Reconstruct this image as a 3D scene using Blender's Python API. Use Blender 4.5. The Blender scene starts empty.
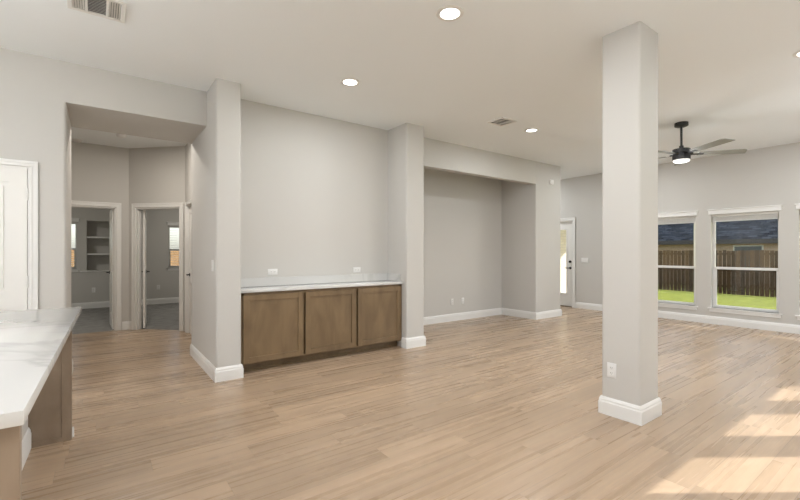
import bpy, bmesh, math, random
from mathutils import Vector, Matrix
random.seed(7)
C = bpy.context.scene.collection
PI = math.pi
H = 3.04            # ceiling height
SUNDIR = Vector((.815, -.58, .5)).normalized()     # towards the sun

# ------------------------------------------------------------------ camera, sky, sun, exposure
cd = bpy.data.cameras.new('camera'); cam = bpy.data.objects.new('camera', cd); C.objects.link(cam)
cam.location = (0, 0, 1.3); cam.rotation_euler = (PI/2, 0, -math.atan2(.592, .806))
cd.sensor_width = 36; cd.lens = 18.45; cd.shift_y = .0025; cd.clip_start = .02; cd.clip_end = 300
bpy.context.scene.camera = cam
vs = bpy.context.scene.view_settings
vs.view_transform = 'Standard'; vs.look = 'None'; vs.gamma = 1; vs.use_curve_mapping = False
vs.exposure = 0.80

SKY = .20; SUN = 5.4; CAN = 10.5; KITCHEN = 9.0; FILL_PENDANT = 3.5; FILL_GLOBE = 84.0
w = bpy.data.worlds.new('sky'); bpy.context.scene.world = w; w.use_nodes = True
nt = w.node_tree; bg = nt.nodes['Background']
sk = nt.nodes.new('ShaderNodeTexSky'); sk.sky_type = 'NISHITA'; sk.sun_disc = False
sk.sun_elevation = math.radians(26.6); sk.sun_rotation = math.atan2(SUNDIR.x, SUNDIR.y)
sk.altitude = 100; sk.air_density = 1.0; sk.dust_density = 1.5; sk.ozone_density = 1.0
hs = nt.nodes.new('ShaderNodeHueSaturation'); hs.inputs['Saturation'].default_value = .55
nt.links.new(sk.outputs[0], hs.inputs['Color']); nt.links.new(hs.outputs[0], bg.inputs[0]); bg.inputs[1].default_value = SKY
sl = bpy.data.lights.new('sun', 'SUN'); so = bpy.data.objects.new('sun', sl); C.objects.link(so)
sl.energy = SUN; sl.angle = math.radians(.35); sl.color = (1, .98, .94)
so.rotation_euler = SUNDIR.to_track_quat('Z', 'Y').to_euler(); so.location = (20, -12, 12)

def lamp(name, kind, loc, energy, color=(.93, .965, 1), size=.15, rot=(0, 0, 0), **k):
    l = bpy.data.lights.new(name, kind); o = bpy.data.objects.new(name, l); C.objects.link(o)
    o.location = loc; o.rotation_euler = rot; l.energy = energy; l.color = color
    if kind == 'AREA':
        l.shape = k.get('shape', 'DISK'); l.size = size
        if 'size_y' in k: l.size_y = k['size_y']
    if kind == 'POINT': l.shadow_soft_size = size
    return o

# ------------------------------------------------------------------ materials
def mat(name):
    m = bpy.data.materials.new(name); m.use_nodes = True
    return m, m.node_tree, m.node_tree.nodes['Principled BSDF']
def N(nt, t, **k):
    n = nt.nodes.new(t)
    for a, b in k.items():
        if a.startswith('i_'):
            key = a[2:]; key = int(key) if key.isdigit() else key.replace('_', ' ')
            n.inputs[key].default_value = b
        else: setattr(n, a, b)
    return n
def plain(name, col, rough=.5, metal=0, noise=.0, scale=8, bump=0, bscale=200):
    m, nt, b = mat(name); L = nt.links.new
    b.inputs['Roughness'].default_value = rough; b.inputs['Metallic'].default_value = metal
    tc = N(nt, 'ShaderNodeTexCoord')
    nz = N(nt, 'ShaderNodeTexNoise', i_Scale=scale, i_Detail=3.0)
    L(tc.outputs['Object'], nz.inputs['Vector'])
    mx = N(nt, 'ShaderNodeMix', data_type='RGBA', blend_type='MIX')
    mx.inputs[6].default_value = (*[c*(1-noise) for c in col], 1); mx.inputs[7].default_value = (*[min(1, c*(1+noise)) for c in col], 1)
    L(nz.outputs[0], mx.inputs[0]); L(mx.outputs[2], b.inputs['Base Color'])
    if bump:
        n2 = N(nt, 'ShaderNodeTexNoise', i_Scale=bscale, i_Detail=2.0); L(tc.outputs['Object'], n2.inputs['Vector'])
        bp = N(nt, 'ShaderNodeBump', i_Strength=bump, i_Distance=.002); L(n2.outputs[0], bp.inputs['Height']); L(bp.outputs[0], b.inputs['Normal'])
    return m
M = {}
M['wall'] = plain('wall_paint', (.575, .556, .523), .75, noise=.012, scale=1.5, bump=.12, bscale=90)
M['ceil'] = plain('ceiling_paint', (.87, .895, .90), .85, noise=.012, scale=1.2, bump=.2, bscale=60)
M['trim'] = plain('white_trim_paint', (.80, .79, .765), .35, noise=.01)
M['door'] = plain('door_paint', (.80, .785, .75), .35, noise=.01)
M['plate'] = plain('white_plastic', (.80, .79, .77), .3)
M['dark'] = plain('dark_slot', (.02, .02, .02), .6)
M['black'] = plain('matte_black_metal', (.009, .008, .008), .5, 0)
M['blade'] = plain('grey_wood_blade', (.25, .245, .22), .5, noise=.08, scale=6)
M['vinyl'] = plain('white_vinyl', (.78, .77, .75), .35)
M['blind'] = plain('cream_blind', (.72, .70, .66), .5, noise=.03)
M['vent'] = plain('white_enamel', (.78, .765, .73), .4)
M['ventin'] = plain('vent_shadow_metal', (.22, .21, .20), .7)
M['steel'] = plain('hinge_white', (.75, .74, .71), .4)
M['brickw'] = None

def carpet():
    m, nt, b = mat('grey_carpet'); L = nt.links.new
    tc = N(nt, 'ShaderNodeTexCoord'); n1 = N(nt, 'ShaderNodeTexNoise', i_Scale=260.0, i_Detail=2.0); n2 = N(nt, 'ShaderNodeTexNoise', i_Scale=7.0, i_Detail=3.0)
    L(tc.outputs['Object'], n1.inputs['Vector']); L(tc.outputs['Object'], n2.inputs['Vector'])
    a = N(nt, 'ShaderNodeMath', operation='ADD'); L(n1.outputs[0], a.inputs[0]); L(n2.outputs[0], a.inputs[1])
    cr = N(nt, 'ShaderNodeMapRange', i_1=.7, i_2=1.3); L(a.outputs[0], cr.inputs[0])
    mx = N(nt, 'ShaderNodeMix', data_type='RGBA'); mx.inputs[6].default_value = (.17, .165, .155, 1); mx.inputs[7].default_value = (.33, .32, .305, 1)
    L(cr.outputs[0], mx.inputs[0]); L(mx.outputs[2], b.inputs['Base Color']); b.inputs['Roughness'].default_value = 1
    bp = N(nt, 'ShaderNodeBump', i_Strength=.6, i_Distance=.01); L(n1.outputs[0], bp.inputs['Height']); L(bp.outputs[0], b.inputs['Normal'])
    return m
M['carpet'] = carpet()

def wood_floor():
    m, nt, b = mat('oak_plank_floor'); L = nt.links.new
    PW, PL = .178, 1.32
    def math_(op, a, bb=None, c=None):
        n = N(nt, 'ShaderNodeMath', operation=op)
        for i, v in enumerate((a, bb, c)):
            if v is None: continue
            if isinstance(v, (int, float)): n.inputs[i].default_value = v
            else: L(v, n.inputs[i])
        return n.outputs[0]
    tc = N(nt, 'ShaderNodeTexCoord'); sp = N(nt, 'ShaderNodeSeparateXYZ'); L(tc.outputs['Object'], sp.inputs[0])
    x, y = sp.outputs[0], math_('ADD', sp.outputs[1], -.152)
    row = math_('FLOOR', math_('DIVIDE', y, PW))
    wn = N(nt, 'ShaderNodeTexWhiteNoise', noise_dimensions='1D'); L(row, wn.inputs['W'])
    xs = math_('ADD', x, math_('MULTIPLY', wn.outputs[0], PL*5))
    colm = math_('FLOOR', math_('DIVIDE', xs, PL))
    cb = N(nt, 'ShaderNodeCombineXYZ'); L(row, cb.inputs[0]); L(colm, cb.inputs[1])
    w2 = N(nt, 'ShaderNodeTexWhiteNoise', noise_dimensions='2D'); L(cb.outputs[0], w2.inputs['Vector'])
    pid = w2.outputs[0]
    # long grain
    gv = N(nt, 'ShaderNodeCombineXYZ'); L(math_('ADD', math_('MULTIPLY', x, .55), math_('MULTIPLY', pid, 37.)), gv.inputs[0]); L(math_('MULTIPLY', y, 21.), gv.inputs[1]); L(math_('MULTIPLY', pid, 11.), gv.inputs[2])
    g1 = N(nt, 'ShaderNodeTexNoise', i_Scale=1.0, i_Detail=3.0, i_Roughness=.5, i_Distortion=.2); L(gv.outputs[0], g1.inputs['Vector'])
    gv2 = N(nt, 'ShaderNodeCombineXYZ'); L(math_('ADD', math_('MULTIPLY', x, 7.), math_('MULTIPLY', pid, 91.)), gv2.inputs[0]); L(math_('MULTIPLY', y, 120.), gv2.inputs[1]); L(pid, gv2.inputs[2])
    g2 = N(nt, 'ShaderNodeTexNoise', i_Scale=1.0, i_Detail=2.0); L(gv2.outputs[0], g2.inputs['Vector'])
    # knots / dark smudges
    gv3 = N(nt, 'ShaderNodeCombineXYZ'); L(math_('ADD', math_('MULTIPLY', x, 2.1), math_('MULTIPLY', pid, 53.)), gv3.inputs[0]); L(math_('MULTIPLY', y, 9.), gv3.inputs[1]); L(math_('MULTIPLY', pid, 23.), gv3.inputs[2])
    g3 = N(nt, 'ShaderNodeTexNoise', i_Scale=1.0, i_Detail=2.0); L(gv3.outputs[0], g3.inputs['Vector'])
    kr = N(nt, 'ShaderNodeMapRange', interpolation_type='SMOOTHSTEP', i_1=.50, i_2=.80); L(g3.outputs[0], kr.inputs[0])
    mr = N(nt, 'ShaderNodeMapRange', i_1=.15, i_2=.85); L(g1.outputs[0], mr.inputs[0])
    ra = N(nt, 'ShaderNodeMix', data_type='RGBA'); L(mr.outputs[0], ra.inputs[0])
    ra.inputs[6].default_value = (.325, .224, .143, 1); ra.inputs[7].default_value = (.50, .366, .253, 1)
    # tint per plank
    t = N(nt, 'ShaderNodeMapRange', i_3=.86, i_4=1.07); L(pid, t.inputs[0])
    t2 = math_('MULTIPLY', t.outputs[0], math_('ADD', math_('MULTIPLY', g2.outputs[0], .26), .87))
    gv4 = N(nt, 'ShaderNodeCombineXYZ'); L(math_('MULTIPLY', x, 1.7), gv4.inputs[0]); L(math_('MULTIPLY', y, 4.2), gv4.inputs[1]); L(math_('MULTIPLY', pid, .3), gv4.inputs[2])
    g4 = N(nt, 'ShaderNodeTexVoronoi', i_Scale=1.0); L(gv4.outputs[0], g4.inputs['Vector'])
    k4 = N(nt, 'ShaderNodeMapRange', interpolation_type='SMOOTHSTEP', i_1=.0, i_2=.10, i_3=1., i_4=0.); L(g4.outputs['Distance'], k4.inputs[0]); cs_ = N(nt, 'ShaderNodeSeparateColor'); L(g4.outputs['Color'], cs_.inputs[0]); gate = math_('GREATER_THAN', cs_.outputs[0], .62); kk = math_('MULTIPLY', k4.outputs[0], gate)
    t3 = math_('MULTIPLY', math_('MULTIPLY', t2, math_('SUBTRACT', 1.0, math_('MULTIPLY', kr.outputs[0], .0))), math_('SUBTRACT', 1.0, math_('MULTIPLY', kk, .26)))
    # seams
    fy = math_('FRACT', math_('DIVIDE', y, PW)); fx = math_('FRACT', math_('DIVIDE', xs, PL))
    dy = math_('MULTIPLY', math_('MINIMUM', fy, math_('SUBTRACT', 1., fy)), PW)
    dx = math_('MULTIPLY', math_('MINIMUM', fx, math_('SUBTRACT', 1., fx)), PL)
    dm = math_('MINIMUM', dx, dy)
    sm = N(nt, 'ShaderNodeMapRange', i_1=.0, i_2=.0022, i_3=.62, i_4=1.0); L(dm, sm.inputs[0])
    t4 = math_('MULTIPLY', t3, sm.outputs[0])
    vm = N(nt, 'ShaderNodeVectorMath', operation='SCALE'); L(ra.outputs[2], vm.inputs[0]); L(t4, vm.inputs['Scale'])
    L(vm.outputs[0], b.inputs['Base Color'])
    rr = N(nt, 'ShaderNodeMapRange', i_3=.22, i_4=.34); L(g1.outputs[0], rr.inputs[0]); L(rr.outputs[0], b.inputs['Roughness'])
    b.inputs['Specular IOR Level'].default_value = .38
    bp = N(nt, 'ShaderNodeBump', i_Strength=.25, i_Distance=.001); L(math_('MULTIPLY', sm.outputs[0], g2.outputs[0]), bp.inputs['Height']); L(bp.outputs[0], b.inputs['Normal'])
    return m
M['floor'] = wood_floor()

def cabinet_wood(name, lo, hi):
    m, nt, b = mat(name); L = nt.links.new
    tc = N(nt, 'ShaderNodeTexCoord'); mp = N(nt, 'ShaderNodeMapping'); mp.inputs['Scale'].default_value = (3.2, 3.2, 1.0); L(tc.outputs['Object'], mp.inputs[0])
    n1 = N(nt, 'ShaderNodeTexNoise', i_Scale=2.2, i_Detail=4.0, i_Distortion=.6); L(mp.outputs[0], n1.inputs['Vector'])
    mp2 = N(nt, 'ShaderNodeMapping'); mp2.inputs['Scale'].default_value = (60, 60, 4); L(tc.outputs['Object'], mp2.inputs[0])
    n2 = N(nt, 'ShaderNodeTexNoise', i_Scale=1.0, i_Detail=2.0); L(mp2.outputs[0], n2.inputs['Vector'])
    mr = N(nt, 'ShaderNodeMapRange', i_1=.3, i_2=.7); L(n1.outputs[0], mr.inputs[0])
    mx = N(nt, 'ShaderNodeMix', data_type='RGBA'); mx.inputs[6].default_value = (*lo, 1); mx.inputs[7].default_value = (*hi, 1)
    L(mr.outputs[0], mx.inputs[0])
    vm = N(nt, 'ShaderNodeVectorMath', operation='SCALE'); L(mx.outputs[2], vm.inputs[0])
    r2 = N(nt, 'ShaderNodeMapRange', i_3=.94, i_4=1.06); L(n2.outputs[0], r2.inputs[0]); L(r2.outputs[0], vm.inputs['Scale'])
    L(vm.outputs[0], b.inputs['Base Color']); b.inputs['Roughness'].default_value = .42
    return m
M['cab'] = cabinet_wood('stained_maple', (.140, .090, .044), (.215, .143, .074))
M['cab2'] = cabinet_wood('lightened_taupe_maple', (.23, .168, .115), (.37, .285, .21))  # island maple, lightened in colour to offset the shade it stands in

def quartz():
    m, nt, b = mat('veined_white_quartz'); L = nt.links.new
    tc = N(nt, 'ShaderNodeTexCoord')
    n0 = N(nt, 'ShaderNodeTexNoise', i_Scale=1.1, i_Detail=5.0, i_Distortion=1.2); L(tc.outputs['Object'], n0.inputs['Vector'])
    a = N(nt, 'ShaderNodeMath', operation='SUBTRACT'); a.inputs[1].default_value = .5; L(n0.outputs[0], a.inputs[0])
    ab = N(nt, 'ShaderNodeMath', operation='ABSOLUTE'); L(a.outputs[0], ab.inputs[0])
    mr = N(nt, 'ShaderNodeMapRange', i_1=.0, i_2=.03, i_3=.8, i_4=0.); L(ab.outputs[0], mr.inputs[0])
    n3 = N(nt, 'ShaderNodeTexNoise', i_Scale=1.6, i_Detail=1.0); L(tc.outputs['Object'], n3.inputs['Vector'])
    m3 = N(nt, 'ShaderNodeMapRange', i_1=.42, i_2=.62); L(n3.outputs[0], m3.inputs[0])
    mu = N(nt, 'ShaderNodeMath', operation='MULTIPLY'); L(mr.outputs[0], mu.inputs[0]); L(m3.outputs[0], mu.inputs[1])
    mx = N(nt, 'ShaderNodeMix', data_type='RGBA'); mx.inputs[6].default_value = (.64, .63, .61, 1); mx.inputs[7].default_value = (.47, .46, .445, 1)
    L(mu.outputs[0], mx.inputs[0]); L(mx.outputs[2], b.inputs['Base Color']); b.inputs['Roughness'].default_value = .12
    return m
M['quartz'] = quartz()

def glass(name, tint, g):
    m = bpy.data.materials.new(name); m.use_nodes = True; nt = m.node_tree; nt.nodes.clear(); L = nt.links.new
    o = N(nt, 'ShaderNodeOutputMaterial'); mx = N(nt, 'ShaderNodeMixShader'); t = N(nt, 'ShaderNodeBsdfTransparent'); gl = N(nt, 'ShaderNodeBsdfGlossy')
    t.inputs[0].default_value = (*tint, 1); gl.inputs['Roughness'].default_value = .02; mx.inputs[0].default_value = g
    L(t.outputs[0], mx.inputs[1]); L(gl.outputs[0], mx.inputs[2]); L(mx.outputs[0], o.inputs[0])
    return m
M['glass'] = glass('window_glass', (.965, .975, .975), .04)
M['screen'] = glass('insect_screen', (.76, .76, .76), .0)
def emis(name, col, s):
    m, nt, b = mat(name); b.inputs['Emission Color'].default_value = (*col, 1); b.inputs['Emission Strength'].default_value = s
    b.inputs['Base Color'].default_value = (.8, .8, .8, 1); return m
M['lens'] = emis('lit_lens', (1, .97, .92), 4.0)
M['fanlens'] = emis('lit_fan_lens', (1, .95, .86), .45)

def brick(name, c1, c2, mortar):
    m, nt, b = mat(name); L = nt.links.new
    tc = N(nt, 'ShaderNodeTexCoord'); mp = N(nt, 'ShaderNodeMapping'); mp.inputs['Rotation'].default_value = (PI/2, 0, 0)
    sp = N(nt, 'ShaderNodeSeparateXYZ'); L(tc.outputs['Object'], sp.inputs[0]); ad = N(nt, 'ShaderNodeMath', operation='ADD'); L(sp.outputs[0], ad.inputs[0]); L(sp.outputs[1], ad.inputs[1])
    cb = N(nt, 'ShaderNodeCombineXYZ'); L(ad.outputs[0], cb.inputs[0]); L(sp.outputs[2], cb.inputs[1])
    br = N(nt, 'ShaderNodeTexBrick', i_Scale=1.0); L(cb.outputs[0], br.inputs['Vector'])
    br.inputs['Color1'].default_value = (*c1, 1); br.inputs['Color2'].default_value = (*c2, 1); br.inputs['Mortar'].default_value = (*mortar, 1)
    br.inputs['Brick Width'].default_value = .2; br.inputs['Row Height'].default_value = .075; br.inputs['Mortar Size'].default_value = .008
    L(br.outputs[0], b.inputs['Base Color']); b.inputs['Roughness'].default_value = .9
    return m
M['brick'] = brick('tan_brick', (.48, .33, .23), (.38, .26, .18), (.50, .42, .34))
M['brickw'] = brick('pale_brick', (.66, .60, .50), (.58, .51, .41), (.50, .46, .40))
def grass():
    m, nt, b = mat('lawn_grass'); L = nt.links.new
    tc = N(nt, 'ShaderNodeTexCoord'); n = N(nt, 'ShaderNodeTexNoise', i_Scale=4.0, i_Detail=8.0, i_Roughness=.75); L(tc.outputs['Object'], n.inputs['Vector'])
    mr = N(nt, 'ShaderNodeMapRange', i_1=.35, i_2=.65); L(n.outputs[0], mr.inputs[0])
    mx = N(nt, 'ShaderNodeMix', data_type='RGBA'); mx.inputs[6].default_value = (.24, .30, .02, 1); mx.inputs[7].default_value = (.44, .48, .05, 1)
    L(mr.outputs[0], mx.inputs[0]); L(mx.outputs[2], b.inputs['Base Color']); b.inputs['Roughness'].default_value = .9
    return m
M['grass'] = grass()
def shingle():
    m, nt, b = mat('slate_blue_shingles'); L = nt.links.new
    tc = N(nt, 'ShaderNodeTexCoord'); sp = N(nt, 'ShaderNodeSeparateXYZ'); L(tc.outputs['Object'], sp.inputs[0])
    cb = N(nt, 'ShaderNodeCombineXYZ'); L(sp.outputs[1], cb.inputs[0]); L(sp.outputs[0], cb.inputs[1])
    br = N(nt, 'ShaderNodeTexBrick', i_Scale=1.0); L(cb.outputs[0], br.inputs['Vector'])
    br.inputs['Color1'].default_value = (.006, .010, .017, 1); br.inputs['Color2'].default_value = (.085, .10, .12, 1); br.inputs['Mortar'].default_value = (.02, .03, .05, 1)
    br.inputs['Brick Width'].default_value = .38; br.inputs['Row Height'].default_value = .19; br.inputs['Mortar Size'].default_value = .02
    L(br.outputs[0], b.inputs['Base Color']); b.inputs['Roughness'].default_value = .95; b.inputs['Specular IOR Level'].default_value = .08
    return m
M['shingle'] = shingle()
def fence_wood():
    m, nt, b = mat('weathered_fence_wood'); L = nt.links.new
    tc = N(nt, 'ShaderNodeTexCoord'); sp = N(nt, 'ShaderNodeSeparateXYZ'); L(tc.outputs['Object'], sp.inputs[0])
    ad = N(nt, 'ShaderNodeMath', operation='ADD'); L(sp.outputs[0], ad.inputs[0]); L(sp.outputs[1], ad.inputs[1])
    dv = N(nt, 'ShaderNodeMath', operation='DIVIDE'); dv.inputs[1].default_value = .145; L(ad.outputs[0], dv.inputs[0])
    fl = N(nt, 'ShaderNodeMath', operation='FLOOR'); L(dv.outputs[0], fl.inputs[0])
    wn = N(nt, 'ShaderNodeTexWhiteNoise', noise_dimensions='1D'); L(fl.outputs[0], wn.inputs['W'])
    mp = N(nt, 'ShaderNodeMapping'); mp.inputs['Scale'].default_value = (14, 14, 1.2); L(tc.outputs['Object'], mp.inputs[0])
    n = N(nt, 'ShaderNodeTexNoise', i_Scale=1.0, i_Detail=4.0); L(mp.outputs[0], n.inputs['Vector'])
    av = N(nt, 'ShaderNodeMath', operation='MULTIPLY_ADD'); av.inputs[1].default_value = .55; L(wn.outputs[0], av.inputs[0])
    hf = N(nt, 'ShaderNodeMath', operation='MULTIPLY'); hf.inputs[1].default_value = .45; L(n.outputs[0], hf.inputs[0]); L(hf.outputs[0], av.inputs[2])
    mx = N(nt, 'ShaderNodeMix', data_type='RGBA'); mx.inputs[6].default_value = (.03, .016, .007, 1); mx.inputs[7].default_value = (.22, .125, .06, 1)
    L(av.outputs[0], mx.inputs[0]); L(mx.outputs[2], b.inputs['Base Color']); b.inputs['Roughness'].default_value = .85
    return m
M['fence'] = fence_wood()
M['sunlit'] = plain('sunlit_fence_wood', (.62, .36, .17), .8, noise=.2, scale=5)  # brighter copy of the fence wood, sunlight painted into the colour
M['patio'] = plain('patio_concrete', (.5, .49, .46), .9, noise=.1)
M['fascia'] = plain('dark_fascia', (.05, .045, .045), .6)
M['tangled'] = plain('warm_stucco', (.5, .42, .33), .9, noise=.1)

# ------------------------------------------------------------------ mesh helpers
def box(bm, a, b, bevel=0, seg=2):
    lo = [min(a[i], b[i]) for i in range(3)]; hi = [max(a[i], b[i]) for i in range(3)]
    v = [bm.verts.new((x, y, z)) for x in (lo[0], hi[0]) for y in (lo[1], hi[1]) for z in (lo[2], hi[2])]
    fs = [bm.faces.new([v[i] for i in f]) for f in ((0,1,3,2), (4,6,7,5), (0,4,5,1), (2,3,7,6), (0,2,6,4), (1,5,7,3))]
    if bevel:
        es = list({e for f in fs for e in f.edges})
        bmesh.ops.bevel(bm, geom=es, offset=bevel, segments=seg, profile=.5, affect='EDGES')
    return bm
def rbox(x0, y0, x1, y1, r, which=(1, 1, 1, 1), seg=5):
    """rectangle outline, counter-clockwise from (x0,y0), rounded at the corners flagged in which"""
    out = []
    cs = [(x0, y0, PI, 0), (x1, y0, 1.5*PI, 1), (x1, y1, 0, 2), (x0, y1, .5*PI, 3)]
    for cx, cy, a0, i in cs:
        if which[i]:
            ox = cx + (r if cx == x0 else -r); oy = cy + (r if cy == y0 else -r)
            for k in range(seg+1):
                a = a0 + k/seg*PI/2
                out.append((ox + r*math.cos(a), oy + r*math.sin(a)))
        else: out.append((cx, cy))
    return out
def prism(bm, pts, z0, z1):
    a = [bm.verts.new((x, y, z0)) for x, y in pts]; b = [bm.verts.new((x, y, z1)) for x, y in pts]
    n = len(pts)
    for i in range(n): bm.faces.new((a[i], a[(i+1) % n], b[(i+1) % n], b[i]))
    bm.faces.new(list(reversed(a))); bm.faces.new(b)
    return bm
def cyl(bm, c, r, h, seg=32, r2=None, axis='Z'):
    """cylinder from c along +axis"""
    r2 = r if r2 is None else r2
    m = {'Z': Matrix(), 'X': Matrix.Rotation(PI/2, 4, 'Y'), 'Y': Matrix.Rotation(-PI/2, 4, 'X')}[axis]
    ret = bmesh.ops.create_cone(bm, cap_ends=True, segments=seg, radius1=r, radius2=r2, depth=h)
    bmesh.ops.transform(bm, matrix=Matrix.Translation(c) @ m @ Matrix.Translation((0, 0, h/2)), verts=ret['verts'])
    return bm
def lathe(bm, prof, seg=40):
    rings = []
    for r, z in prof:
        if r < 1e-6: rings.append([bm.verts.new((0, 0, z))])
        else: rings.append([bm.verts.new((r*math.cos(2*PI*k/seg), r*math.sin(2*PI*k/seg), z)) for k in range(seg)])
    for a, b in zip(rings, rings[1:]):
        for k in range(seg):
            k2 = (k+1) % seg
            if len(a) == 1 and len(b) == 1: continue
            if len(a) == 1: bm.faces.new((a[0], b[k2], b[k]))
            elif len(b) == 1: bm.faces.new((a[k], a[k2], b[0]))
            else: bm.faces.new((a[k], a[k2], b[k2], b[k]))
    return bm
def sweep(bm, pts, prof, closed=False):
    """profile (offset to the left of travel, z) swept along a polyline with mitred corners"""
    P = [Vector(p) for p in pts]; n = len(P); rings = []
    for i in range(n):
        d0 = (P[i]-P[i-1]).normalized() if (i > 0 or closed) else None
        d1 = (P[(i+1) % n]-P[i]).normalized() if (i < n-1 or closed) else None
        d0 = d0 or d1; d1 = d1 or d0
        n0 = Vector((-d0.y, d0.x)); n1 = Vector((-d1.y, d1.x)); m = n0+n1; m = m/ max(.2, m.dot(n0)) if m.length > 1e-6 else n0
        rings.append([bm.verts.new((P[i].x+m.x*o, P[i].y+m.y*o, z)) for o, z in prof])
    k = len(prof)
    for i in range(n if closed else n-1):
        a, b = rings[i], rings[(i+1) % n]
        for j in range(k): bm.faces.new((a[j], b[j], b[(j+1) % k], a[(j+1) % k]))
    if not closed: bm.faces.new(rings[0]); bm.faces.new(list(reversed(rings[-1])))
    return bm
def obj(name, bm, m, parent=None, smooth=True, kind=None, **props):
    bmesh.ops.recalc_face_normals(bm, faces=bm.faces)
    me = bpy.data.meshes.new(name); bm.to_mesh(me); bm.free()
    me.materials.append(m)
    if smooth:
        for p in me.polygons: p.use_smooth = True
        me.set_sharp_from_angle(angle=math.radians(32))
    o = bpy.data.objects.new(name, me); C.objects.link(o)
    if parent: o.parent = parent
    if kind: o['kind'] = kind
    for k, v in props.items(): o[k] = v
    return o
def empty(name, loc=(0, 0, 0), rz=0, kind=None, parent=None, **props):
    o = bpy.data.objects.new(name, None); C.objects.link(o); o.location = loc; o.rotation_euler = (0, 0, rz); o.empty_display_size = .1
    if kind: o['kind'] = kind
    if parent: o.parent = parent
    for k, v in props.items(): o[k] = v
    return o
def B(): return bmesh.new()
def S(name, bm, m, parent=None, **k): return obj(name, bm, m, parent, kind=None if parent else 'structure', **k)
def copy_tree(o, parent=None):
    c = o.copy(); C.objects.link(c)
    if parent: c.parent = parent
    for ch in o.children: copy_tree(ch, c)
    return c

# ------------------------------------------------------------------ room layout numbers
YM = 4.83                     # main wall plane
XE = 8.95                     # window wall plane
YB = -1.10                    # wall behind the camera
XL = -4.2                     # far kitchen side
X1, X1b = .945, 1.19          # pillar beside the hall opening
YF = 4.39                     # front plane of the two buffet pillars
XJ = -.242                    # left jamb of the hall opening
YO = 5.75                     # back of the hall opening
ZO = 2.67
X2, X2b = 3.335, 3.645        # second pillar
YH = 4.80                     # niche header plane
NX, NE = 6.765, 7.60           # niche right side, wall end
NYB = 5.635; NZ = 2.61
T = .2

# floors and ceiling
bm = B(); prism(bm, [(XL-.2, YB-.2), (XE+.2, YB-.2), (XE+.2, 7.5), (1.34, 7.5), (1.34, 7.41), (.47, 8.28), (-2.2, 8.28), (-2.2, YM), (XL-.2, YM)], -.12, 0)
S('floor', bm, M['floor'])
bm = B(); prism(bm, [(-3.2, 8.282), (.47, 8.282), (1.342, 7.41), (1.342, 7.0), (4.0, 7.0), (4.0, 12.1), (-3.2, 12.1)], -.12, -.004)
S('floor_carpet', bm, M['carpet'])
bm = B(); box(bm, (XL-.2, YB-.2, H), (XE+.2, 12.3, H+.15)); S('ceiling', bm, M['ceil'])

# window wall (right) with its openings: three windows and the glazed door
WZ0, WZ1, WW = .295, 1.975, .925
wy = [3.82, 2.657, 1.494]     # the larger-Y edge of each window
def wall_run(bm, axis, c0, c1, lo, hi, holes, z1=H):
    """box wall between lo..hi along axis, thickness c0..c1, holes = [(a,b,z0,z1)]"""
    def bb(a, b, z0_, z1_):
        if b-a < 1e-4 or z1_-z0_ < 1e-4: return
        if axis == 'Y': box(bm, (c0, a, z0_), (c1, b, z1_))
        else: box(bm, (a, c0, z0_), (b, c1, z1_))
    cur = lo
    for a, b, za, zb in sorted(holes):
        bb(cur, a, 0, z1); bb(a, b, 0, za); bb(a, b, zb, z1); cur = b
    bb(cur, hi, 0, z1)
DY0, DY1, DZ = 5.35, 6.26, 2.04        # glazed patio door in the window wall
bm = B()
holes = [(y-WW, y, WZ0, WZ1) for y in wy] + [(wy[2]-.24-2*WW*0-WW, wy[2]-.24-WW+WW, WZ0, WZ1)][:0] + [(DY0, DY1, 0, DZ)]
wall_run(bm, 'Y', XE, XE+T, YB-T, 7.5, holes); S('wall_right', bm, M['wall'])
# back wall of the living room, behind the camera: three windows, then unseen kitchen windows added for daylight
SX = [5.32, 6.48, 7.64]
KX = [(-3.0, -1.2, 1.05, 2.2), (1.2, 3.0, .0, 2.1)]
bm = B()
wall_run(bm, 'X', YB-T, YB, XL-T, XE, [(x, x+WW, WZ0, WZ1) for x in SX]+KX); S('wall_back', bm, M['wall'])
bm = B(); wall_run(bm, 'Y', XL-T, XL, YB, YM+.3, []); S('wall_kitchen', bm, M['wall'])

# front wall with the hall opening
PDX0, PDX1 = -1.22, -.485       # pantry door
bm = B()
prism(bm, [(XL, YM), (PDX0, YM), (PDX0, YM+.14), (XL, YM+.14)], 0, H)
box(bm, (PDX0, YM, 2.045), (PDX1, YM+.14, H))
prism(bm, rbox(PDX1, YM, XJ, YO, .025, (0, 1, 1, 0)), 0, ZO)
box(bm, (PDX1, YM, ZO), (X1, YO, H))
S('wall_front', bm, M['wall'])
# pantry interior behind its door
bm = B(); box(bm, (-2.0, YM+.9, 0), (PDX1, YM+1.0, H)); box(bm, (-2.0, YM+.14, 0), (-1.9, YM+.9, H)); S('wall_pantry', bm, M['wall'])
# mass between hall and buffet (round-cornered pillar end)
bm = B()
prism(bm, [(p[0], p[1]) for p in rbox(X1, YF, X1b, YM+.02, .025, (1, 1, 0, 0))], 0, H)
S('column_1', bm, M['wall'])
bm = B(); box(bm, (X1, YM+.02, 0), (1.84, YO, H)); S('wall_hall_right', bm, M['wall'])
bm = B(); box(bm, (1.19, YM, 0), (3.34, YM+.12, H)); S('wall_buffet', bm, M['wall'])
bm = B(); prism(bm, rbox(X2, YF, X2b, YH, .025, (1, 1, 0, 0)), 0, H); box(bm, (X2, YH, 0), (X2b, NYB, H)); S('column_2', bm, M['wall'])
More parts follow.
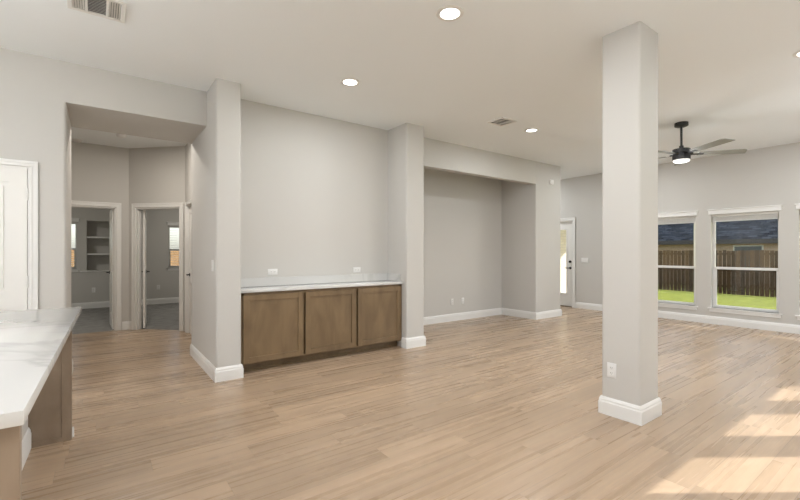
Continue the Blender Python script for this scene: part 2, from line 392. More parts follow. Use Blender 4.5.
# niche
bm = B(); box(bm, (X2b, YH, NZ), (NX, YH+.13, H)); S('wall_niche_header', bm, M['wall'])
bm = B(); box(bm, (X2b-.3, NYB, 0), (NX+.1, NYB+.12, H)); S('wall_niche_back', bm, M['wall'])
bm = B(); prism(bm, rbox(NX, YH, NE, 7.5, .025, (1, 1, 0, 0)), 0, H); S('wall_niche_end', bm, M['wall'])
bm = B(); box(bm, (NE, 7.5, 0), (XE+T, 7.6, H)); S('wall_nook', bm, M['wall'])
# free-standing pillar
CX0, CX1, CY0, CY1 = 3.28, 3.605, 1.415, 1.712
bm = B(); prism(bm, rbox(CX0, CY0, CX1, CY1, .022), 0, H); S('column_3', bm, M['wall'])

# hall walls
HY = 8.245; HXR = 1.14; CW = .10
P0 = Vector((HXR-(8.65-HXR-0)*0, 0))
dX0 = 8.65-HY                  # x where the diagonal starts (.405)
dY1 = 8.65-HXR                 # y where it meets the right wall (7.51)
D1 = (-.53, .232)              # bedroom door 1 opening in X
bm = B(); wall_run(bm, 'X', HY, HY+CW, -2.2, dX0+.02, [(D1[0], D1[1], 0, 2.04)]); S('wall_hall_back', bm, M['wall'])
bm = B(); box(bm, (-2.3, YM+1.0, 0), (-2.2, HY+CW, H)); box(bm, (-2.3, YO-.02, 0), (PDX1, YO, H)); S('wall_hall_left', bm, M['wall'])
# diagonal wall in its own frame: x along, y into the wall
diagL = (Vector((HXR, dY1))-Vector((dX0, HY))).length
DD = (.135, .135+.815)
bm = B(); wall_run(bm, 'X', 0, CW, 0, diagL, [(DD[0], DD[1], 0, 2.04)])
o = S('wall_hall_diagonal', bm, M['wall']); o.location = (dX0, HY, 0); o.rotation_euler = (0, 0, -PI/4)
D3 = (6.57, 7.335)
bm = B(); wall_run(bm, 'Y', HXR, HXR+.14, YO, dY1+.06, [(D3[0], D3[1], 0, 2.04)]); S('wall_hall_side', bm, M['wall'])
bm = B(); box(bm, (HXR+.6, YO, 0), (HXR+.72, 7.7, H)); S('wall_closet', bm, M['wall'])
# bedrooms
RY = 11.85
NI = (-.225, .98)              # shelf niche in bedroom 1
R1W = (-1.32, -.40, .92, 1.98); R2W = (1.43, 2.35, .90, 1.97)
bm = B(); wall_run(bm, 'X', RY, RY+T, -3.2, .5, [R1W, (NI[0], .47, .87, 2.02)]); S('wall_bedroom_back', bm, M['wall'])
bm = B(); wall_run(bm, 'X', RY, RY+T, .5, 4.0, [R2W]); S('wall_study_back', bm, M['wall'])
bm = B(); box(bm, (.45, HY+CW, 0), (.53, RY, H)); S('wall_partition', bm, M['wall'])
bm = B(); box(bm, (-3.3, HY, 0), (-3.2, RY+T, H)); S('wall_bedroom_left', bm, M['wall'])
bm = B(); box(bm, (4.0, 7.0, 0), (4.1, RY+T, H)); box(bm, (1.8, 7.6, 0), (4.0, 7.7, H)); S('wall_study_right', bm, M['wall'])
bm = B()
box(bm, (NI[0]-.02, RY+.3, .85), (.49, RY+.32, 2.04)); box(bm, (NI[0]-.02, RY+T, .85), (NI[0], RY+.3, 2.04)); box(bm, (.47, RY+T, .85), (.49, RY+.3, 2.04)); box(bm, (NI[0]-.02, RY+T, 2.02), (.49, RY+.32, 2.04)); box(bm, (NI[0]-.02, RY+T, .83), (.49, RY+.32, .85))
S('wall_niche_lining', bm, M['wall'])

# ------------------------------------------------------------------ baseboards
BP = [(0, 0), (.016, 0), (.016, .098), (.012, .108), (.012, .12), (.006, .134), (.003, .14), (0, .14)]
def base(name, pts, closed=False):
    bm = B(); sweep(bm, pts, BP, closed); return S(name, bm, M['trim'], smooth=False)
# travel so that the room lies to the left
base('baseboard_pillar', [(CX0, CY0), (CX0, CY1), (CX1, CY1), (CX1, CY0)], True)
base('baseboard_buffet_left', [(X1b, YF+.12), (X1b, YF), (X1, YF), (X1, YO), (HXR, YO), (HXR, D3[0]-.075)])
base('baseboard_niche', [(NE, 7.5), (NE, YH), (NX, YH), (NX, NYB), (X2b, NYB), (X2b, YF), (X2, YF), (X2, YF+.10)])
base('baseboard_front', [(XJ, YO), (XJ, YM), (PDX1+.085, YM)])
base('baseboard_right', [(XE, YB), (XE, DY0-.075)])
base('baseboard_hall', [(dX0, HY), (D1[1]+.08, HY)])
q = .7071
base('baseboard_hall_corner', [(dX0+q*(DD[0]-.08), HY-q*(DD[0]-.08)), (dX0, HY)])
base('baseboard_bedroom', [(.45, RY), (-3.2, RY)])
base('baseboard_study', [(4.0, RY), (.53, RY)])

# ------------------------------------------------------------------ doors
def casing(w, h, parent, y=0, cw=.07):
    """casing round an opening 0..w, 0..h on the viewer side of the wall (viewer at -y)"""
    bm = B()
    for t, a, b in ((.013, 0, cw), (.019, cw-.022, cw), (.017, .004, .014)):
        for (x0, x1, z0, z1) in ((-b, -a, 0, h+a), (w+a, w+b, 0, h+a), (-b, w+b, h+a, h+b)):
            box(bm, (x0, y-t, z0), (x1, y, z1), .002, 1)
    obj('casing', bm, M['trim'], parent)
def jamb(w, h, t, parent):
    bm = B()
    box(bm, (0, 0, 0), (.018, t, h)); box(bm, (w-.018, 0, 0), (w, t, h)); box(bm, (.018, 0, h-.018), (w-.018, t, h))
    box(bm, (.018, t*.35, 0), (.03, t*.35+.03, h-.018)); box(bm, (w-.03, t*.35, 0), (w-.018, t*.35+.03, h-.018)); box(bm, (.03, t*.35, h-.03), (w-.03, t*.35+.03, h-.018))
    obj('jamb', bm, M['trim'], parent)
def leaf(parent, w, h, hinge='left', handle=True, angle=0, loc=(0, 0, 0), handle_side=None):
    """two-panel leaf; local x from the hinge to the latch, thickness .035 in y (0..035)"""
    st = .115; th = .035; sgn = 1 if hinge == 'left' else -1
    rails = [(0.0, .22), (.80, .95), (h-.125, h)]
    bm = B()
    def bx(x0, x1, y0, y1, z0, z1, bev=0): box(bm, (sgn*x0, y0, z0), (sgn*x1, y1, z1), bev, 1)
    bx(0, st, 0, th, 0, h); bx(w-st, w, 0, th, 0, h)
    for a, b in rails: bx(st, w-st, 0, th, a, b)
    for a, b in ((rails[0][1], rails[1][0]), (rails[1][1], rails[2][0])):
        bx(st, w-st, .0135, th-.0135, a, b)
        bx(st+.035, w-st-.035, .004, th-.004, a+.035, b-.035, .003)
    o = obj('leaf', bm, M['door'], parent); o.location = loc; o.rotation_euler = (0, 0, angle)
    if handle:
        bm = B()
        for s, yy in ((-1, 0), (1, th)):
            cyl(bm, (sgn*(w-.06), yy if s > 0 else yy-.008, .93), .028, .008, 20, axis='Y')
            cyl(bm, (sgn*(w-.06), yy if s > 0 else yy-.05, .93), .010, .05, 12, axis='Y')
            y1 = yy+s*.045
            box(bm, (sgn*(w-.07), y1-.007, .921), (sgn*(w-.175), y1+.007, .939), .004, 1)
        obj('handle', bm, M['black'], o, label='black lever handle')
    for z in (.22, h/2+.02, h-.22):
        bm = B(); cyl(bm, (-sgn*.004, -.004, z-.05), .007, .10, 10); box(bm, (-sgn*.002, .002, z-.045), (sgn*.0005, th-.004, z+.045))
        obj('hinge', bm, M['steel'], o)
    return o
# pantry door (closed), only its hinge edge is inside the frame
d = empty('door_1', (PDX0, YM, 0), 0, 'structure', label='closed white two-panel pantry door beside the kitchen island')
w_ = PDX1-PDX0
casing(w_, 2.045, d, cw=.052); jamb(w_, 2.045, .14, d)
leaf(d, w_-.044, 2.02, 'right', True, 0, (w_-.022, .004, .008))
# bedroom door 1: open inwards, hinged right
d = empty('door_2', (D1[0], HY, 0), 0, 'structure', label='open white door in front of the built-in bedroom shelves')
w_ = D1[1]-D1[0]
casing(w_, 2.04, d); jamb(w_, 2.04, CW, d)
leaf(d, w_-.05, 2.02, 'right', True, math.radians(-88), (w_-.052, CW+.004, .008))
# diagonal door: open inwards, hinged left
d = empty('door_3', (dX0+q*DD[0], HY-q*DD[0], 0), -PI/4, 'structure', label='open white door on the diagonal hall wall before the carpeted study')
w_ = DD[1]-DD[0]
casing(w_, 2.04, d); jamb(w_, 2.04, CW, d)
leaf(d, w_-.05, 2.02, 'left', True, math.radians(129), (.072, CW+.02, .008))
# hall side door, closed
d = empty('door_4', (HXR, D3[1], 0), -PI/2, 'structure', label='closed white door on the side wall at the end of the hall')
w_ = D3[1]-D3[0]
casing(w_, 2.04, d, cw=.06); jamb(w_, 2.04, .14, d)
leaf(d, w_-.044, 2.02, 'right', True, 0, (w_-.022, .03, .008))
# glazed patio door
d = empty('door_5', (XE, DY1, 0), -PI/2, 'structure', label='white full-glass patio door with black lever at the far end')
w_ = DY1-DY0
casing(w_, DZ, d); jamb(w_, DZ, T, d)
bm = B()
lw = w_-.044; st = .15
for (x0, x1, z0, z1) in ((0, st, 0, 2.01), (lw-st, lw, 0, 2.01), (st, lw-st, 0, .28), (st, lw-st, 1.83, 2.01)):
    box(bm, (x0, 0, z0), (x1, .044, z1))
for (x0, x1, z0, z1) in ((st-.01, st+.02, .27, 1.84), (lw-st-.02, lw-st+.01, .27, 1.84), (st, lw-st, .27, .30), (st, lw-st, 1.81, 1.84)):
    box(bm, (x0, -.008, z0), (x1, .052, z1), .003, 1)
lf = obj('leaf', bm, M['door'], d); lf.location = (.022, .05, .02)
bm = B(); box(bm, (st, .018, .28), (lw-st, .024, 1.83)); obj('glass', bm, M['glass'], lf)
bm = B(); cyl(bm, (lw-.065, -.012, .90), .03, .014, 20, axis='Y'); cyl(bm, (lw-.065, -.05, .90), .010, .045, 12, axis='Y'); box(bm, (lw-.075, -.055, .89), (lw+.0-.18, -.042, .91), .004, 1)
obj('handle', bm, M['black'], lf, label='black lever handle')
bm = B(); cyl(bm, (lw-.065, -.03, 1.05), .03, .03, 20, axis='Y'); obj('deadbolt', bm, M['black'], lf, label='round black deadbolt')
bm = B(); box(bm, (.02, -.01, 0), (w_-.02, T, .018)); obj('threshold', bm, plain('bronze_threshold', (.15, .11, .08), .5), d)

# ------------------------------------------------------------------ windows
def window(name, loc, rz, ww, z0, z1, t=T, trim=True, label=None):
    r = empty(name, (loc[0], loc[1], 0), rz, 'structure')
    if label: r['label'] = label
    ya, yb = .10, .155
    f = .032; zm = z0 + (z1-z0)*.425
    bm = B()
    for (x0, x1, a, b) in ((0, f, z0, z1), (ww-f, ww, z0, z1), (f, ww-f, z0, z0+f), (f, ww-f, z1-f, z1)):
        box(bm, (x0, ya, a), (x1, yb, b), .003, 1)
    obj('window_frame', bm, M['vinyl'], r)
    bm = B(); box(bm, (f, ya-.004, zm-.022), (ww-f, yb-.01, zm+.022), .003, 1)
    for x0 in (f, ww-f-.022): box(bm, (x0, ya+.01, z0+f), (x0+.022, yb-.02, zm-.022), .002, 1)
    box(bm, (f+.022, ya+.01, z0+f-.01), (ww-f-.022, yb-.02, z0+f+.012), .002, 1)
    obj('lower_sash', bm, M['vinyl'], r)
    bm = B(); box(bm, (f, .125, z0+f), (ww-f, .129, z1-f)); obj('glass', bm, M['glass'], r)
    bm = B(); box(bm, (f, .149, z0+f), (ww-f, .151, zm-.01)); obj('insect_screen', bm, M['screen'], r, label='grey insect screen over the lower sash')
    if trim:
        bm = B(); box(bm, (-.045, -.028, z0-.022), (ww+.045, .10, z0), .004, 1); box(bm, (-.02, -.014, z0-.075), (ww+.02, 0, z0-.022), .003, 1)
        obj('window_sill', bm, M['trim'], r)
        bm = B(); box(bm, (-.035, -.02, z1+.002), (ww+.035, 0, z1+.075), .002, 1); box(bm, (-.05, -.032, z1+.075), (ww+.05, 0, z1+.095), .004, 1)
        obj('head_trim', bm, M['trim'], r)
    return r
wl = ['tall window nearest the free-standing pillar', 'middle tall window over the lawn and wooden fence', 'tall window cut by the edge of the picture']
for i, y in enumerate(wy): window(f'window_{i+1}', (XE, y), -PI/2, WW, WZ0, WZ1, label=wl[i])
for i, x in enumerate(SX): window(f'window_{i+4}', (x+WW, YB), PI, WW, WZ0, WZ1)
window('window_7', (R1W[0], RY), 0, R1W[1]-R1W[0], R1W[2], R1W[3], label='bedroom window beside the built-in shelves')
window('window_8', (R2W[0], RY), 0, R2W[1]-R2W[0], R2W[2], R2W[3], label='bright study window seen through the diagonal doorway')
for i, (a, b, c_, e_) in enumerate(KX): window(f'window_{i+9}', (b, YB), PI, b-a, max(c_, .02), e_, trim=False)  # out of view, added to let more daylight into the room

# blinds
def raised_blind(loc, rz, ww, z1, label):
    r = empty('window_blind', (*loc, z1), rz, None, label=label, category='window blind', group='raised blinds on the lawn windows')
    bm = B(); box(bm, (.008, .025, -.045), (ww-.008, .085, -.001), .003, 1); obj('headrail', bm, M['blind'], r)
    bm = B()
    for k in range(13): box(bm, (.012, .03, -.05-.0048*k-.003), (ww-.012, .082, -.05-.0048*k), 0)
    obj('slats', bm, M['blind'], r)
    bm = B(); box(bm, (.012, .032, -.128), (ww-.012, .08, -.115), .003, 1); obj('bottom_rail', bm, M['vinyl'], r)
    bm = B(); cyl(bm, (.055, .022, -.80), .004, .76, 8); obj('wand', bm, M['vinyl'], r)
    return r
for y, lb in zip(wy, ('cream blind raised to the top of the window beside the pillar', 'cream blind raised in the middle lawn window', 'cream blind raised in the lawn window at the picture edge')):
    raised_blind((XE, y), -PI/2, WW, WZ1, lb)
def lowered_blind(loc, rz, ww, z0, z1, label):
    r = empty('window_blind', (*loc, z1), rz, None, label=label, category='window blind')
    bm = B(); box(bm, (.008, .02, -.05), (ww-.008, .08, -.001), .003, 1); obj('headrail', bm, M['blind'], r)
    bm = B(); k = 0
    z = -.075
    while z > z0-z1+.03:
        vs_ = [bm.verts.new((x, .05+s*.022, z+s*.004)) for s in (-1, 1) for x in (.012, ww-.012)]
        bt = [bm.verts.new((v.co.x, v.co.y, v.co.z-.003)) for v in vs_]
        bm.faces.new((vs_[0], vs_[1], vs_[3], vs_[2])); bm.faces.new((bt[0], bt[2], bt[3], bt[1]))
        bm.faces.new((vs_[0], bt[0], bt[1], vs_[1])); bm.faces.new((vs_[2], vs_[3], bt[3], bt[2]))
        z -= .043
    obj('slats', bm, M['blind'], r)
    bm = B(); box(bm, (.012, .03, z0-z1+.002), (ww-.012, .07, z0-z1+.02), .003, 1); obj('bottom_rail', bm, M['blind'], r)
lowered_blind((R1W[0], RY), 0, R1W[1]-R1W[0], R1W[2], R1W[3], 'lowered slatted blind in the bedroom window by the shelves')
lowered_blind((R2W[0], RY), 0, R2W[1]-R2W[0], R2W[2], R2W[3], 'lowered slatted blind in the study window')

# ------------------------------------------------------------------ buffet
r = empty('buffet_cabinet', (0, 0, 0), 0, None, label='brown stained built-in base cabinet with three shaker doors between two pillars', category='cabinet')
CFY = 4.50
bm = B()
box(bm, (X1b+.003, CFY+.10, .0), (X2-.003, CFY+.118, .095))
box(bm, (X1b+.003, CFY+.06, .095), (X2-.003, YM-.002, .865))
obj('carcass', bm, M['cab'], r)
bm = B()
stl = [(X1b+.002, 1.245), (1.885, 1.960), (2.585, 2.660), (3.292, X2-.002)]
for k_, (a, b) in enumerate(stl): box(bm, (a, CFY+(.022 if k_ in (1, 2) else 0), .095), (b, CFY+.06, .865))
box(bm, (X1b+.01, CFY, .825), (X2-.01, CFY+.058, .865)); box(bm, (X1b+.01, CFY, .095), (X2-.01, CFY+.058, .125))
obj('face_frame', bm, M['cab'], r)
bm = B(); box(bm, (X1b+.02, CFY+.084, .001), (X2-.12, CFY+.099, .022), .004, 1); obj('toe_moulding', bm, M['cab'], r)
def shaker(name, x0, x1, z0, z1, y, parent, fw=.062):
    bm = B(); t = .02
    for (a, b, c, d_) in ((x0, x0+fw, z0, z1), (x1-fw, x1, z0, z1), (x0+fw, x1-fw, z0, z0+fw), (x0+fw, x1-fw, z1-fw, z1)):
        box(bm, (a, y-t, c), (b, y-.0005, d_), .0015, 1)
    box(bm, (x0+fw-.002, y-.008, z0+fw-.002), (x1-fw+.002, y-.002, z1-fw+.002))
    return obj(name, bm, M['cab'], parent)
for a in (1.232, 1.934, 2.636): shaker('door', a, a+.674, .108, .838, CFY, r)
# worktop with backsplash
r = empty('buffet_countertop', (0, 0, 0), 0, None, label='white veined quartz worktop with low backsplash on the built-in cabinet', category='countertop')
bm = B(); box(bm, (X1b+.002, CFY-.035, .866), (X2-.002, YM-.002, .900), .003, 2); obj('slab', bm, M['quartz'], r)
bm = B(); box(bm, (X1b+.024, YM-.022, .9005), (X2-.024, YM-.002, 1.0), .002, 1)
box(bm, (X1b+.002, CFY+.03, .9005), (X1b+.022, YM-.002, 1.0), .002, 1); box(bm, (X2-.022, CFY+.03, .9005), (X2-.002, YM-.002, 1.0), .002, 1)
obj('backsplash', bm, M['quartz'], r)

# ------------------------------------------------------------------ kitchen island
IX = -.125; IY0, IY1 = 1.365, 3.70; IZ = .91; IXL = -1.35; PX = -.40
PIV = (-.125, 2.52, 0)
def isl(o):
    o.matrix_basis = Matrix.Translation(PIV) @ Matrix.Rotation(math.radians(-1.2), 4, 'Z') @ Matrix.Translation((.125, -2.52, 0))
    return o
r = empty('kitchen_island', (0, 0, 0), 0, None, label='brown stained island base with shaker end panels and white back wall', category='kitchen island')
isl(r)
bm = B(); box(bm, (PX-.10, IY0+.065, .0), (PX, IY1-.07, .87)); obj('back_wall_panel', bm, M['wall'], r, label='painted white pony wall under the overhang')
bm = B(); sweep(bm, [(PX, IY1-.062), (PX, IY0+.062)], BP); obj('back_baseboard', bm, M['trim'], r, label='white baseboard along the pony wall')
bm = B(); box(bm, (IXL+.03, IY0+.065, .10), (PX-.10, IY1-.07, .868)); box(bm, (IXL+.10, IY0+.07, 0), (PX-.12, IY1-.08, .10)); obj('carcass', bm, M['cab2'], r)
def end_panel(y0, y1, name, xr):
    bm = B(); x0, x1 = PX-.10+.001, xr
    if name == 'near_end_panel': x0 = IXL+.03
    box(bm, (x0, y0+.006, 0), (x1, y1-.006, .868))
    for y, s in ((y0, 1), (y1, -1)):
        a, b = (y, y+.0058) if s > 0 else (y-.0058, y)
        box(bm, (x1-.055, a, 0), (x1, b, .868), .001, 1); box(bm, (x0, a, 0), (x0+.055, b, .868), .001, 1)
        box(bm, (x0+.055, a, 0), (x1-.055, b, .03), .001, 1); box(bm, (x0+.055, a, .80), (x1-.055, b, .868), .001, 1)
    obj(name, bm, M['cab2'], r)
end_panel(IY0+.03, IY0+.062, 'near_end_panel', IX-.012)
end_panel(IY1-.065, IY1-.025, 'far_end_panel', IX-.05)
bm = B(); box(bm, (IX-.10, IY1-.024, 0), (IX-.04, IY1-.008, .07), .002, 1); obj('shoe_block', bm, M['trim'], r, label='white baseboard return')
bm = B(); box(bm, (IXL, IY0, .8715), (IX, IY1, IZ), .004, 2)
isl(obj('island_countertop', bm, M['quartz'], None, label='pale veined quartz slab on the kitchen island', category='countertop'))

# ------------------------------------------------------------------ ceiling fixtures
def can(x, y, label, group='recessed ceiling lights', energy=CAN, z=H, color=(.93, .965, 1)):
    r = empty('recessed_light', (x, y, z), 0, None, label=label, category='ceiling light', group=group)
    bm = B(); lathe(bm, [(.070, -.001), (.10, -.001), (.10, -.004), (.095, -.008), (.074, -.010), (.070, -.007), (.070, -.001)]); obj('trim_ring', bm, M['vent'], r)
    bm = B(); lathe(bm, [(0, -.005), (.069, -.005), (.069, -.001), (0, -.001)]); obj('lens', bm, M['lens'], r)
    lamp('can_lamp', 'AREA', (x, y, z-.012), energy, color=color, size=.15)
    return r
can(2.06, 2.19, 'round recessed light near the top of the picture, large and close')
can(2.07, 3.68, 'round recessed light in front of the buffet niche')
can(4.975, 3.60, 'round recessed light beside the ceiling vent before the wide niche')
can(4.965, .77, 'round recessed light at the right edge of the picture')
for x, y in ((4.97, 2.19), (7.75, 3.62), (7.75, .82), (2.06, .4)):
    can(x, y, 'round recessed light over the living room, hidden by the free-standing pillar or outside the frame')
can(8.2, 6.5, 'round recessed light over the patio door nook', energy=16)
can(.35, 6.45, 'unseen recessed light added in the hall', energy=17, color=(1, .93, .84))  # out of view, added to brighten the hall
can(-1.6, 9.6, 'unseen recessed light added in the bedroom', energy=15, color=(1, .95, .86))  # out of view, added because the bedroom came out dim
can(2.4, 10.2, 'unseen recessed light added in the study', energy=15, color=(1, .95, .86))  # out of view, added to lift the dark study
for x, y in ((-1.0, .2), (-2.8, .2), (-2.8, 2.9)):
    can(x, y, 'round recessed light over the kitchen', energy=KITCHEN)

def pendant(x, y, zb, rad, energy, name, label, cat):  # hanging globe out of view, added as fill for ceiling and walls
    r = empty(name, (x, y, H), 0, None, label=label, category=cat)
    bm = B(); lathe(bm, [(0, -.03), (.06, -.03), (.065, -.02), (.065, -.0005), (0, -.0005)]); cyl(bm, (0, 0, zb+rad-H), .006, H-zb-rad-.02, 8); obj('canopy', bm, M['black'], r)
    bm = B(); lathe(bm, [(rad*math.sin(PI*k/14), zb-H-rad*math.cos(PI*k/14)) for k in range(15)], 24); obj('globe', bm, emis('fill_opal_globe', (.93, .965, 1), energy/(4*PI*PI*rad*rad)), r)
for y in (1.75, 3.1): pendant(-.95, y, 2.0, .12, FILL_PENDANT, 'fill_pendant', 'unseen white globe added as fill over the kitchen island, ' + ('near end' if y < 2 else 'far end'), 'fill lamp')
for x, y, e, lb in ((1.5, -.7, .30, 'over the dining area'), (6.4, -.3, .28, 'near the back windows'), (-2.6, 2.5, .80, 'over the kitchen')):
    pendant(x, y, 2.25, .24, FILL_GLOBE*e, 'fill_globe', 'large unseen globe lamp added as fill '+lb, 'fill_lamp')

def vent(x0, x1, y0, y1, label):
    r = empty('ceiling_vent', ((x0+x1)/2, (y0+y1)/2, H), 0, None, label=label, category='air vent', group='ceiling air vents')
    a, b = (x1-x0)/2, (y1-y0)/2; f = .028
    bm = B()
    for (u0, u1, v0, v1) in ((-a, a, -b, -b+f), (-a, a, b-f, b), (-a, -a+f, -b+f, b-f), (a-f, a, -b+f, b-f)):
        box(bm, (u0, v0, -.012), (u1, v1, -.0005), .002, 1)
    for u in (-a*.36, a*.36): box(bm, (u-.008, -b+f, -.011), (u+.008, b-f, -.001))
    obj('frame', bm, M['vent'], r)
    bm = B(); box(bm, (-a+.01, -b+.01, -.0012), (a-.01, b-.01, -.0004)); obj('duct_opening', bm, M['ventin'], r)
    bm = B()
    def slat(p, q_, along):
        t = .007
        if along == 'Y':
            vs_ = [(p-t, q_[0], -.010), (p+t*.6, q_[0], -.002), (p+t*.6, q_[1], -.002), (p-t, q_[1], -.010)]
        else:
            vs_ = [(q_[0], p-t, -.010), (q_[1], p-t, -.010), (q_[1], p+t*.6, -.002), (q_[0], p+t*.6, -.002)]
        v = [bm.verts.new(c) for c in vs_] + [bm.verts.new((c[0], c[1], c[2]-.0012)) for c in vs_]
        for f_ in ((0,1,2,3), (7,6,5,4), (0,4,5,1), (1,5,6,2), (2,6,7,3), (3,7,4,0)): bm.faces.new([v[i] for i in f_])
    for s in (-1, 1):
        u0, u1 = (-a+f, -a*.36-.008) if s < 0 else (a*.36+.008, a-f)
        n = 5
        for k in range(n): slat(u0+(k+.5)*(u1-u0)/n, (-b+f, b-f), 'Y')
    n = 11
    for k in range(n): slat(-b+f+(k+.5)*(2*b-2*f)/n, (-a*.36+.008, a*.36-.008), 'X')
    obj('louvres', bm, M['vent'], r)
vent(-.178, .157, 3.44, 3.735, 'white three-way ceiling vent at the top left corner above the hall opening')
vent(4.19, 4.47, 3.47, 3.73, 'small white ceiling vent in front of the wide niche header')

for x, y, lb in ((-.27, 8.08, 'round white smoke detector over the bedroom door'), (.27, 7.36, 'round white smoke detector in the middle of the hall ceiling')):
    r = empty('smoke_detector', (x, y, H), 0, None, label=lb, category='smoke detector')
    bm = B(); lathe(bm, [(0, -.038), (.035, -.038), (.052, -.03), (.062, -.014), (.068, -.012), (.068, -.0005), (0, -.0005)]); obj('housing', bm, M['plate'], r)

# ceiling fan
FX, FY = 6.33, 2.21
r = empty('ceiling_fan', (FX, FY, H), 0, None, label='black ceiling fan with five grey blades and a lit lens', category='ceiling fan')
bm = B(); lathe(bm, [(0, -.055), (.055, -.055), (.078, -.045), (.08, -.04), (.08, -.0005), (0, -.0005)]); obj('canopy', bm, M['black'], r)
bm = B(); cyl(bm, (0, 0, -.35), .014, .30, 16); cyl(bm, (0, 0, -.36), .026, .05, 16); obj('downrod', bm, M['black'], r)
bm = B(); lathe(bm, [(0, -.345), (.05, -.345), (.10, -.355), (.104, -.36), (.104, -.405), (.096, -.412), (.096, -.43), (.104, -.436), (.104, -.50), (0, -.50)]); obj('motor', bm, M['black'], r)
bm = B(); lathe(bm, [(0, -.53), (.07, -.528), (.09, -.523), (.098, -.512), (.098, -.5005), (0, -.5005)]); obj('light_lens', bm, M['fanlens'], r)
lamp('fan_lamp', 'POINT', (FX, FY, H-.62), 4, size=.07)
for k in range(5):
    ang = math.radians(-50.3 - 72*k)
    bm = B()
    out = [(.20, -.055), (.70, -.068), (.735, -.045), (.76, .06), (.20, .050)]
    top = [bm.verts.new((x, y, .004)) for x, y in out]; bot = [bm.verts.new((x, y, -.004)) for x, y in out]
    bm.faces.new(top); bm.faces.new(list(reversed(bot)))
    for i in range(5): bm.faces.new((top[i], bot[i], bot[(i+1) % 5], top[(i+1) % 5]))
    b_ = obj('blade', bm, M['blade'], r); b_.location = (0, 0, -.425); b_.rotation_euler = (math.radians(11), 0, 0)
    b_.matrix_basis = Matrix.Translation((0, 0, -.425)) @ Matrix.Rotation(ang, 4, 'Z') @ Matrix.Rotation(math.radians(-11), 4, 'X')
    bm = B(); box(bm, (.085, -.022, -.008), (.26, .022, -.0045), .001, 1); box(bm, (.085, -.03, -.008), (.13, .03, .012), .002, 1)
    obj('blade_arm', bm, M['black'], b_)

# ------------------------------------------------------------------ plates
def outlet(loc, rz, label, horizontal=False, group=None):
    r = empty('wall_outlet', loc, rz, None, label=label, category='power outlet')
    if group: r['group'] = group
    a, b = (.0575, .035) if horizontal else (.035, .0575)
    bm = B(); box(bm, (-a, -.006, -b), (a, 0, b), .002, 2); obj('cover_plate', bm, M['plate'], r)
    for s in (-1, 1):
        bm = B(); cx, cz = (s*.0205, 0) if horizontal else (0, s*.0205)
        box(bm, (cx-.0155, -.0085, cz-.0155), (cx+.0155, -.0062, cz+.0155), .002, 1); p = obj('receptacle', bm, M['trim'], r)
        bm = B()
        for dx in (-.006, .006): box(bm, (cx+dx-.0012, -.0092, cz-.003), (cx+dx+.0012, -.0086, cz+.006))
        cyl(bm, (cx, -.0092, cz-.009), .0022, .0006, 8, axis='Y')
        obj('slots', bm, M['dark'], p)
    return r
def switch(loc, rz, label, gangs=1):
    r = empty('light_switch', loc, rz, None, label=label, category='light switch')
    a = .035+.023*(gangs-1)
    bm = B(); box(bm, (-a, -.006, -.0575), (a, 0, .0575), .002, 2); obj('cover_plate', bm, M['plate'], r)
    for k in range(gangs):
        cx = (k-(gangs-1)/2)*.046
        bm = B(); box(bm, (cx-.016, -.010, -.033), (cx+.016, -.0062, .033), .002, 1); obj('rocker', bm, M['trim'], r)
outlet((CX0, 1.626, .362), -PI/2, 'white outlet low on the free-standing pillar')
outlet((1.667, YM, 1.064), 0, 'white horizontal outlet above the worktop, over the first cabinet door', True)
outlet((2.82, YM, 1.058), 0, 'white horizontal outlet above the worktop, over the last cabinet door', True)
outlet((5.35, NYB, .365), 0, 'white outlet low on the wide niche wall, nearer the buffet pillar')
outlet((5.63, NYB, .365), 0, 'white plate low on the wide niche wall, farther from the buffet pillar')
outlet((-.10, RY, .42), 0, 'white outlet on the bedroom wall below the shelves')
outlet((1.20, RY, .42), 0, 'white outlet on the study wall below the window')
switch((X1, 4.54, 1.16), -PI/2, 'white switch on the hall side of the buffet pillar')
switch((XE, 5.05, 1.11), -PI/2, 'wide white three-gang switch beside the patio door', 3)
r = empty('motion_sensor', (7.25, YH, 2.69), 0, None, label='small white box high on the wall end beside the niche header', category='sensor')
bm = B(); box(bm, (-.055, -.035, -.045), (.055, -.0005, .045), .008, 2); obj('housing', bm, M['plate'], r)
bm = B(); box(bm, (-.03, -.038, -.032), (.03, -.0352, .0), .001, 1); obj('sensor_window', bm, M['vent'], r)

# built-in shelves in bedroom 1
for z, lb in ((1.64, 'upper white board shelf in the bedroom niche'), (1.25, 'lower white board shelf in the bedroom niche')):
    bm = B(); box(bm, (NI[0]+.001, RY+.01, z-.018), (.469, RY+.298, z+.018), .002, 1)
    obj('wall_shelf', bm, M['trim'], None, label=lb, category='shelf', group='built-in shelves of the bedroom niche')
bm = B(); box(bm, (R1W[1]+.05, RY-.02, .842), (.449, RY+.29, .869), .003, 1)
bm2 = bm; S('trim_1', bm, M['trim'])

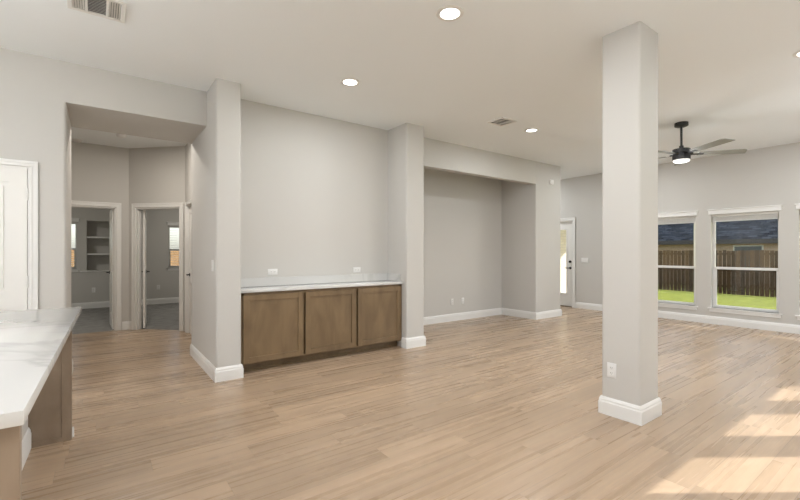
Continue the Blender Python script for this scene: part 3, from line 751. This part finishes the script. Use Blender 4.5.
# ------------------------------------------------------------------ outside
G = -.42
bm = B()       # lawn; its dip at the fence is shaped to shorten the fence shadow
LZ = -.18
prof = [(XE+T, LZ), (17.2, LZ), (20.3, G), (21.5, G), (60, G)]
for (xa, za), (xb, zb) in zip(prof, prof[1:]):
    v = [bm.verts.new(p) for p in ((xa, -30, za), (xb, -30, zb), (xb, 60, zb), (xa, 60, za))]; bm.faces.new(v)
bmesh.ops.remove_doubles(bm, verts=bm.verts, dist=1e-4)
obj('lawn', bm, M['grass'], None, smooth=False, kind='structure')
bm = B(); box(bm, (-20, -30, LZ-.3), (XE+T, YB-T, LZ)); obj('lawn_back', bm, M['grass'], None, kind='structure')
bm = B(); box(bm, (-20, RY+T, LZ-.3), (XE+T, 45, LZ)); obj('lawn_front', bm, M['grass'], None, kind='structure')
bm = B(); box(bm, (XE+T, -2.6, LZ-.1), (12.0, 6.4, -.10)); obj('patio_floor', bm, M['patio'], None, kind='structure')
bm = B(); box(bm, (-5, YB-T-4, LZ-.1), (XE+T, YB-T, -.10)); obj('bounce_terrace', bm, M['patio'], None, kind='structure')  # unseen pale slab added to bounce sunlight in through the back windows
# patio cover
r = empty('patio_cover', (0, 0, 0), 0, None, label='flat covered patio roof along the outside of the window wall', category='patio cover')
bm = B(); prism(bm, [(XE+T+.01, 6.39), (XE+T+.01, -.95), (12.50, -3.3), (12.50, 6.39)], 2.60, 2.78); obj('roof_slab', bm, M['vinyl'], r)
for y in (3.96, -3.1):
    bm = B(); box(bm, (12.34, y-.07, G+.05) , (12.48, y+.07, 2.6)); obj('post', bm, M['vinyl'], r)
# brick wing beyond the patio door
bm = B(); box(bm, (XE+T+.002, 6.4, G), (13.2, 7.6, 3.2)); S('wall_wing', bm, M['brickw'])
# fence
def fence(name, x0, y0, x1, y1, label, wood='fence'):
    r = empty(name, (x0, y0, G), math.atan2(y1-y0, x1-x0), None, label=label, category='fence')
    L_ = math.hypot(x1-x0, y1-y0); bm = B(); n = int(L_/.145)
    for k in range(n):
        h = 1.78+random.uniform(-.02, .02); gp = random.choice((.006, .010, .018, .004))
        box(bm, (k*.145+gp, -.008, .03), ((k+1)*.145-gp*.5, .008, h))
    obj('pickets', bm, M[wood], r)
    bm = B()
    for z in (.3, .95, 1.6): box(bm, (0, .01, z), (L_, .05, z+.09))
    obj('rails', bm, M['fence'], r)
    return r
fence('wooden_fence', 20.3, 20, 20.3, -8, 'tall brown picket fence across the sunny lawn')
fence('wooden_fence', -8, 16.5, 19.9, 16.5, 'orange cedar fence beyond the bedroom windows', 'sunlit')
# neighbour house
NXh, EZ = 26.0, 1.92
r = empty('neighbour_house', (0, 0, 0), 0, None, label='neighbouring tan brick house with slate blue shingle roof behind the fence', category='house')
bm = B(); box(bm, (NXh+.5, -14, G), (NXh+9, 24, EZ+.1)); obj('walls', bm, M['brick'], r)
bm = B()
pts = [(NXh, -15, EZ), (NXh, 25, EZ), (NXh+5, 20, EZ+2.7), (NXh+5, -10, EZ+2.7), (NXh+10, -15, EZ), (NXh+10, 25, EZ)]
v = [bm.verts.new(p) for p in pts]; v2 = [bm.verts.new((p[0], p[1], EZ)) for p in (pts[0], pts[1], pts[5], pts[4])]
for f_ in ((0, 3, 2, 1), (1, 2, 5), (5, 2, 3, 4), (4, 3, 0)): bm.faces.new([v[i] for i in f_])
bm.faces.new([v[0], v[1], v[5], v[4]])
for x in v2: bm.verts.remove(x)
obj('roof', bm, M['shingle'], r, smooth=False)
bm = B(); box(bm, (NXh-.06, -15, EZ-.2), (NXh, 25, EZ+.02)); box(bm, (NXh, -15, EZ-.2), (NXh+.5, 25, EZ-.17)); obj('fascia', bm, M['fascia'], r)
for y in (6.3, 3.6):
    bm = B(); box(bm, (NXh+.46, y-.6, .3), (NXh+.5, y+.6, EZ-.28)); f_ = obj('window_frame', bm, M['vinyl'], r)
    bm = B(); box(bm, (NXh+.44, y-.54, .36), (NXh+.46, y+.54, EZ-.33)); obj('pane', bm, plain('dark_pane', (.05, .07, .08), .2), f_)
